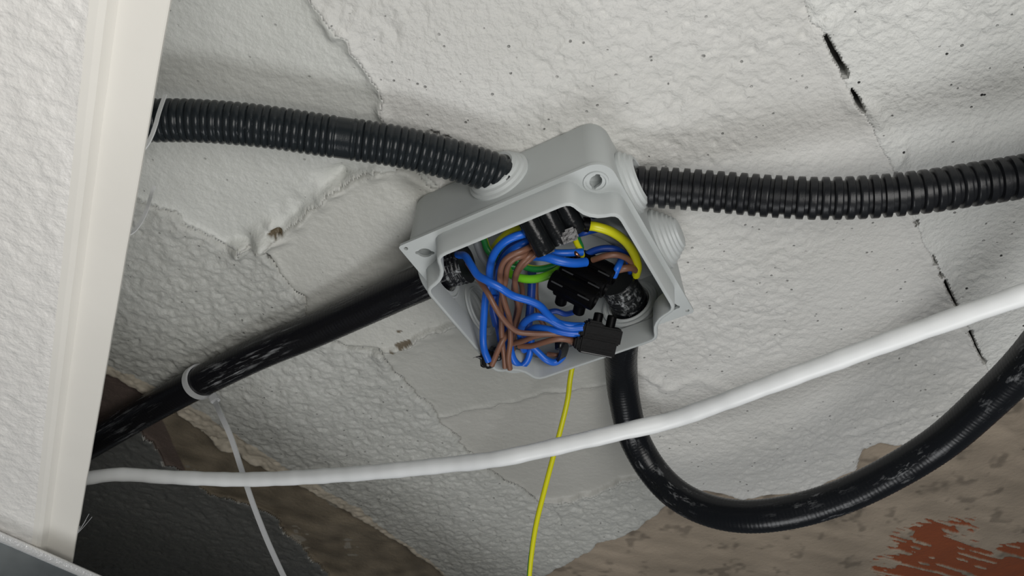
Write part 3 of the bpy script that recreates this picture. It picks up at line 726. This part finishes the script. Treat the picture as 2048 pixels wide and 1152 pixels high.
# next suspended tile beyond the bar: unseen, added to shade the lower left
mid = (g0 + g1) / 2 + ge * .12
far_ = -gl
t_ = rbox('ceiling_tile', mid + far_ * .312 - UP * .012, ge, far_, UP, (.60, .60, .013), M_TEXT, None, .001)
tag(t_, 'unseen white ceiling tile added beyond the grid bar to shade the lower left', 'ceiling tile')

# ---------------------------------------------------------------- wires
def wire(name, pts, r, m, lab, grp, ends=None):
    o = sweep(name, [at(x, y, u / 1000) for x, y, u in pts], r, m, None, .0009, 12)
    tag(o, lab, 'wire', grp); return o
GB, GN, GG = 'blue wires in the junction box', 'brown wires in the junction box', 'earth wires in the junction box'
rb, rn, rg = .00178, .00138, .0018
# deep first
wire('grey_sheathed_wire', [(950, 470, 12), (957, 492, 14), (965, 512, 16), (978, 528, 16), (990, 545, 10)], .0023, M_GREYW, 'grey sheathed wire curving down beside the left conduit end', None)
wire('grey_sheathed_wire', [(1160, 455, 14), (1200, 467, 15), (1235, 487, 15), (1262, 508, 16), (1275, 535, 16)], .0021, M_GREYW, 'grey sheathed wire arching behind the big yellow earth wire', None)
wire('earth_wire', [(955, 455, 16), (968, 478, 18), (974, 496, 20), (988, 513, 22), (1010, 528, 20), (1040, 535, 20)], rg, M_YG, 'green and yellow wire curling beside the left conduit end', GG)
wire('earth_wire', [(1050, 445, 22), (1030, 462, 22), (1012, 480, 20), (1000, 505, 18), (1005, 530, 14)], rg, M_YG, 'green and yellow wire passing behind the blue arcs at upper left', GG)
wire('earth_wire', [(1062, 452, 20), (1040, 455, 24), (1020, 462, 22), (1000, 478, 20), (985, 496, 14)], rg * .8, M_YEL, 'short yellow wire under the rim left of the upper terminal block', GG)
wire('earth_wire', [(1025, 512, 22), (1048, 532, 24), (1075, 538, 26), (1105, 533, 26), (1135, 520, 24), (1160, 500, 20), (1155, 480, 18), (1150, 460, 18)], rg, M_YG, 'dark green wire with a yellow stripe sweeping under the upper terminal block', GG)
wire('earth_wire', [(1010, 520, 18), (1018, 545, 24), (1040, 556, 30), (1068, 558, 32), (1098, 550, 32), (1120, 538, 30), (1140, 525, 26)], .0021, M_LIME, 'bright lime green wire curving below the other earth wires', GG)
wire('earth_wire', [(1170, 452, 34), (1190, 453, 36), (1222, 463, 36), (1250, 482, 34), (1268, 507, 30), (1275, 532, 26), (1272, 550, 20)], .0022, M_YEL, 'thick yellow earth wire arching down the right side of the box', GG)
wire('earth_wire', [(1148, 474, 28), (1154, 488, 28), (1162, 503, 28), (1166, 520, 24)], .0014, M_YEL, 'thin yellow wire between upper and middle terminal blocks', GG)
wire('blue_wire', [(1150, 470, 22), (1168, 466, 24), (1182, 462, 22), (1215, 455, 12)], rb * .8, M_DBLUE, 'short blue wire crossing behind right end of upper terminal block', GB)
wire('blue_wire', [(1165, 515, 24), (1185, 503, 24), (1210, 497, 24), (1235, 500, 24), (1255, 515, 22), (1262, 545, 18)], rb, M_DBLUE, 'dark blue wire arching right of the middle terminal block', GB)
wire('brown_wire', [(1185, 520, 30), (1210, 512, 32), (1235, 510, 32), (1258, 520, 30), (1268, 540, 26)], .0015, M_BROWN, 'brown wire arching over the right conduit end', GN)
wire('brown_wire', [(1235, 540, 32), (1252, 536, 32), (1268, 536, 28), (1275, 545, 20)], .0018, M_BROWN, 'short brown wire entering the right conduit end', GN)
wire('blue_wire', [(1228, 552, 34), (1234, 538, 34), (1240, 525, 30), (1245, 510, 22)], .0017, M_BLUE, 'short blue wire beside the right conduit end', GB)
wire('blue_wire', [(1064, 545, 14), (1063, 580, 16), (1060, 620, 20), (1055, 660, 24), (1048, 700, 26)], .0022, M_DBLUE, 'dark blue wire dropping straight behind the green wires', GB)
wire('brown_wire', [(1040, 560, 20), (1045, 585, 20), (1038, 625, 22), (1030, 660, 24), (1020, 700, 26)], rn, M_BROWN, 'shaded brown wire deepest in the bundle', GN)
wire('brown_wire', [(1072, 555, 12), (1072, 590, 14), (1078, 630, 18), (1090, 655, 22)], rn, M_BROWN, 'brown wire half hidden behind the dark blue drop', GN)
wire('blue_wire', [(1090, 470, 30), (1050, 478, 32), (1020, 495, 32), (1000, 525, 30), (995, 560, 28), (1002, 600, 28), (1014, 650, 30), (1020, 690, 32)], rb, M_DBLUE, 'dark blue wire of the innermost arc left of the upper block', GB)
wire('blue_wire', [(1074, 478, 32), (1050, 486, 38), (1020, 503, 38), (1002, 530, 36), (994, 565, 32), (990, 600, 30), (998, 640, 32), (1008, 690, 34), (1012, 720, 36)], rb, M_BLUE, 'blue wire of the middle arc left of the upper block', GB)
wire('blue_wire', [(1074, 462, 34), (1050, 467, 42), (1015, 480, 44), (992, 502, 43), (981, 530, 41), (980, 560, 38), (988, 590, 34), (986, 620, 34), (992, 650, 34)], rb * 1.05, M_BLUE, 'blue wire of the outermost arc left of the upper block', GB)
wire('blue_wire', [(1088, 505, 34), (1110, 506, 36), (1135, 506, 36), (1165, 504, 34)], rb, M_BLUE, 'upper of two blue wires joining upper and middle blocks', GB)
wire('blue_wire', [(1068, 512, 36), (1092, 514, 40), (1120, 522, 42), (1148, 526, 41), (1172, 524, 38)], .0022, M_BLUE, 'thick lower blue wire joining upper and middle blocks', GB)
wire('blue_wire', [(980, 565, 36), (972, 590, 40), (968, 630, 45), (966, 670, 50), (968, 698, 54), (977, 722, 56)], rb, M_BLUE, 'leftmost blue wire dropping to the black tape at the rim', GB)
wire('blue_wire', [(990, 590, 36), (986, 612, 38), (995, 650, 40), (1004, 700, 42), (1010, 735, 40)], rb * .9, M_DBLUE, 'blue wire tucked behind the brown bundle', GB)
wire('brown_wire', [(1070, 494, 38), (1048, 510, 45), (1028, 518, 47), (1015, 535, 47), (1010, 565, 46), (1003, 600, 46), (1003, 640, 47), (1004, 680, 49), (1008, 710, 51), (1010, 735, 53)], rn, M_BROWN, 'brown wire of the outer left strand in the bundle', GN)
wire('brown_wire', [(1074, 486, 38), (1048, 500, 46), (1020, 512, 48), (1004, 530, 48), (1000, 560, 47), (1008, 600, 48), (1019, 640, 49), (1021, 680, 51), (1017, 715, 53), (1020, 738, 54)], rn, M_BROWN, 'brown wire with the long tail ending over the rim', GN)
wire('brown_wire', [(1082, 492, 38), (1058, 512, 45), (1040, 530, 46), (1030, 555, 44), (1032, 585, 42), (1038, 620, 42), (1030, 650, 42), (1022, 670, 42)], rn, M_BROWN, 'brown wire on the right side of the bundle', GN)
wire('brown_wire', [(1075, 505, 40), (1052, 525, 42), (1035, 545, 40), (1028, 580, 38), (1035, 610, 38), (1030, 645, 36), (1026, 700, 36)], rn, M_BROWN, 'brown wire behind the right strand of the bundle', GN)
wire('blue_wire', [(1020, 680, 42), (1022, 702, 44), (1029, 722, 46), (1042, 732, 46), (1054, 722, 44), (1061, 700, 40), (1063, 670, 34)], rb, M_BLUE, 'blue wire making the U bend at the bottom of the box', GB)
wire('blue_wire', [(1066, 694, 42), (1078, 706, 44), (1092, 719, 46), (1108, 725, 46), (1120, 719, 45), (1126, 712, 43)], rb, M_BLUE, 'blue wire hooked into the small bent tape', GB)
wire('brown_wire', [(1096, 708, 40), (1110, 710, 42), (1120, 709, 41)], .0012, M_BROWN, 'brown stub beside the small bent tape', GN)
wire('blue_wire', [(915, 510, 26), (930, 512, 34), (942, 530, 42), (955, 550, 48), (975, 562, 52), (1000, 575, 54), (1025, 591, 54), (1060, 602, 54), (1080, 612, 54), (1095, 628, 53), (1115, 645, 53), (1140, 651, 53), (1168, 652, 52)], rb * 1.02, M_BLUE, 'blue wire crossing the whole box from left conduit to lower block', GB)
wire('blue_wire', [(1048, 700, 40), (1042, 680, 44), (1042, 658, 48), (1052, 642, 51), (1072, 633, 53), (1095, 637, 53), (1118, 650, 54), (1140, 656, 54), (1166, 655, 54)], rb * 1.02, M_BLUE, 'blue wire looping round before the lower terminal block', GB)
wire('blue_wire', [(1044, 690, 36), (1050, 668, 42), (1070, 656, 48), (1100, 659, 52), (1135, 666, 54), (1166, 668, 54)], rb, M_BLUE, 'lower blue wire running into the lower terminal block', GB)
wire('blue_wire', [(1095, 625, 32), (1112, 622, 32), (1130, 628, 32), (1145, 625, 28)], rb * .8, M_DBLUE, 'dark blue wire behind the loop below middle block', GB)
wire('brown_wire', [(935, 525, 30), (955, 555, 38), (975, 585, 46), (992, 617, 51), (1012, 645, 53), (1034, 663, 54), (1060, 667, 54), (1095, 668, 54), (1130, 668, 53)], rn, M_BROWN, 'thin brown wire slanting down from the left conduit', GN)
wire('brown_wire', [(1022, 688, 46), (1045, 682, 50), (1072, 672, 53), (1100, 668, 53), (1150, 672, 52)], rn, M_BROWN, 'brown wire crossing above its twin to the lower block', GN)
wire('brown_wire', [(1038, 692, 48), (1062, 692, 51), (1090, 684, 54), (1118, 678, 55), (1152, 682, 54)], rn * 1.05, M_BROWN, 'lowest brown wire curving into the lower block', GN)
wire('brown_wire', [(1110, 676, 50), (1130, 678, 52), (1148, 686, 53)], rn, M_BROWN, 'short brown wire tucked under lower block', GN)
wire('brown_wire', [(1020, 660, 44), (1006, 680, 50), (994, 705, 54), (983, 731, 57)], rn * 1.05, M_BROWN, 'brown wire ending against the black tape at the rim', GN)
o = sweep('copper_strand', [at(1150, 505, .036), at(1153, 508, .037), at(1157, 512, .037)], .0009, M_COPPER, None, .0004, 10); tag(o, 'bare copper end at the left of the middle terminal block', 'wire')

# ---------------------------------------------------------------- terminal blocks
def terminal(name, c0, wx, rx, n, pitch, L, lab, m, tower=.0048, tlen=.0045, up=False, ht=.0070):
    """screw connector strip: wx wire axis, rx row axis, towers along their cross product"""
    wx = wx.normalized(); rx = (rx - wx * rx.dot(wx)).normalized(); tz = wx.cross(rx)
    if tz.dot(DOWN) < 0: tz = -tz
    if up: tz = -tz
    root = empty(name, c0); tag(root, lab, 'terminal block', 'terminal blocks in the junction box')
    for i in range(n):
        c = c0 + rx * (pitch * (i - (n - 1) / 2))
        b = lathe('barrel', c - wx * L / 2, wx, [(.0004, .0003), (ht * .36, .0003), (ht * .40, 0), (ht * .50, .0002), (ht * .52, .001), (ht * .52, L - .001), (ht * .50, L - .0002), (ht * .40, L), (ht * .36, L - .0012), (.0004, L - .0012)], m, None, 20)
        sad = rbox('s', c + tz * .0006, wx, rx, tz, (L * .72, pitch * .92, ht * .86), m, None, .0007)
        join_into(b, [sad]); under(b, root)
        if m is M_CONN:  # glints on the body edges, added as lighter grey strips facing the camera
            for q in (-1, 1):
                vw = -AHEAD + DOWN * .25; vw = (vw - wx * vw.dot(wx)).normalized(); under(rbox('edge_glint', c + vw * (ht * .53) + wx * (q * L * .30), wx, wx.cross(vw), vw, (L * .26, .0007, .0007), M_GLINT, None, .0001), root)
        for s in (-1, 1):
            tc_ = c + wx * (s * L * .21) + tz * (ht * .42)
            t_ = lathe('screw_tower', tc_, tz, [(tower / 2, 0), (tower / 2, tlen), (tower / 2 - .0003, tlen + .0003), (tower / 2 - .0008, tlen + .0002), (tower / 2 - .0010, tlen - .0018), (.0003, tlen - .0018)], m, None, 22)
            under(sharpen(t_), root)
            sc_ = lathe('screw', tc_ + tz * (tlen - .0017), tz, [(tower / 2 - .0011, 0), (tower / 2 - .0012, .0005), (.0003, .0005)], M_SCREW, None, 14); under(sc_, root)
    return root, tz
# upper block: three fat barrels side by side, their towers turned up towards the ceiling
c1 = at(1104, 448, .040)
_, tz1 = terminal('terminal_block', c1, RIGHT * .42 + DOWN * .75 + AHEAD * .25, RIGHT * .86 - DOWN * .40 + AHEAD * .25, 3, .0086, .0190,
         'worn three pole black terminal block below the upper rim', M_CLEAR, .0056, .0030, True, ht=.0094)
root1 = _
for k, (px, py) in enumerate(((1088, 497), (1136, 472))):
    f_ = rbox('clamp_end', at(px, py, .044), (RIGHT * .9 - DOWN * .35).normalized(), (DOWN * .9 + RIGHT * .35).normalized(), AHEAD, (.0098 if k == 0 else .0085, .0060, .0050), M_CLEAR if k == 0 else M_TAPE, None, .0009); under(f_, root1)
o = sweep('sheath_end', [at(1165, 448, .036), at(1178, 450, .036)], .0034, M_CONN, None, .0005, 18); tag(o, 'black collar where the thick yellow wire meets the upper terminal block', 'collar')
# middle block
c2 = at(1168, 556, .037)
terminal('terminal_block', c2, RIGHT * .80 + DOWN * .42 - AHEAD * .30, RIGHT * .80 - DOWN * .36 + AHEAD * .50, 3, .0102, .0235,
         'three pole black terminal block in the middle of the box with downward screw towers', M_CONN, .0058, .0075, ht=.0098)
# lower block: seen from the side, towers up
c3 = at(1202, 667, .053)
wx3 = (RIGHT + DOWN * .20 + AHEAD * .10).normalized(); rx3 = (AHEAD * -.75 + DOWN * .66)
def lower_block():
    root = empty('terminal_block', c3); tag(root, 'black terminal block at the lower right rim where blue and brown wires end', 'terminal block', 'terminal blocks in the junction box')
    wx = wx3; uy = (-DOWN - AHEAD * .1); uy = (uy - wx * uy.dot(wx)).normalized(); dz = wx.cross(uy)
    if dz.dot(AHEAD) > 0: dz = -dz              # towards the camera
    for k, off in ((0, Vector((0, 0, 0))), (1, uy * -.0062 + dz * .0010 - wx * .0012)):
        c = c3 + off
        b = rbox('body', c, wx, uy, dz, (.0188 - .001 * k, .0080, .0090), M_CONN, None, .0008)
        ex = [rbox('r', c + uy * (-.0022 + .0014 * j) + dz * .0046, wx, uy, dz, (.0150, .0007, .0006), M_CONN, None, .0002) for j in range(2)]
        under(rbox('edge_glint', c + uy * (-.0040 if k == 0 else -.0034) + dz * .0042, wx, uy, dz, (.0150, .0005, .0006), M_GLINT, None, .0001), root)  # glint along the lower body edge, added as a lighter strip
        ex.append(rbox('e', c - wx * .0095, wx, uy, dz, (.0030, .0058, .0070), M_CONN, None, .0008))
        join_into(b, ex); under(b, root)
    for s in (-.0030, .0036):
        t_ = lathe('screw_tower', c3 + wx * s + uy * .0030, uy, [(.0023, 0), (.0023, .0058), (.0021, .0064), (.0014, .0066), (.0003, .0064)], M_CONN, None, 20); under(sharpen(t_), root)
    hp = rbox('shoulder', c3 - wx * .0040 + uy * .0042, wx, uy, dz, (.0080, .0030, .0080), M_CONN, None, .0010); under(hp, root)
lower_block()

# black tape: blob on the left, bent strip at the bottom
def blob(name, c, ax, r, lab, m, seed, tail=None):
    bm = bmesh.new(); bmesh.ops.create_icosphere(bm, subdivisions=4, radius=1)
    a, b, d = ax
    for v in bm.verts:
        k = 1 + .22 * mnoise.noise(v.co * 1.6 + Vector((seed, 0, 0))) + .08 * mnoise.noise(v.co * 5 + Vector((seed, 3, 0)))
        p = v.co * k; v.co = c + a * (p.x * r[0]) + b * (p.y * r[1]) + d * (p.z * r[2])
    me = bpy.data.meshes.new(name); bm.to_mesh(me); bm.free(); me.materials.append(m); me.polygons.foreach_set('use_smooth', [True] * len(me.polygons))
    o = bpy.data.objects.new(name, me); C.objects.link(o); return o
tp = at(976, 718, .052); tape = empty('tape_wrap', tp); tag(tape, 'lump of black insulating tape with a torn tip at the lower left rim', 'tape')
under(blob('wrap', tp, (RIGHT, DOWN, AHEAD), (.0046, .0048, .0046), '', M_TAPE, 3), tape)
under(sweep('torn_tip', [at(966, 716, .053), at(954, 714, .054), at(946, 716, .054)], lambda s: max(.0001, .0016 - s * .35), M_TAPE, None, .0004, 8), tape)
tp = at(990, 708, .047)
under(blob('wrap', tp, (RIGHT, DOWN, AHEAD), (.0036, .0040, .0036), '', M_TAPE, 9), tape)
tr = at(1118, 700, .043)
o = sweep('tape_strip', [at(1112, 690, .044), at(1122, 687, .045), at(1128, 695, .045), at(1126, 708, .045), at(1121, 718, .045), at(1116, 722, .044)], 1, M_TAPE, None, .0006, 8, strap(.0050, .0016), up=RIGHT)
tag(o, 'small bent strip of black tape under the lower brown wires', 'tape')
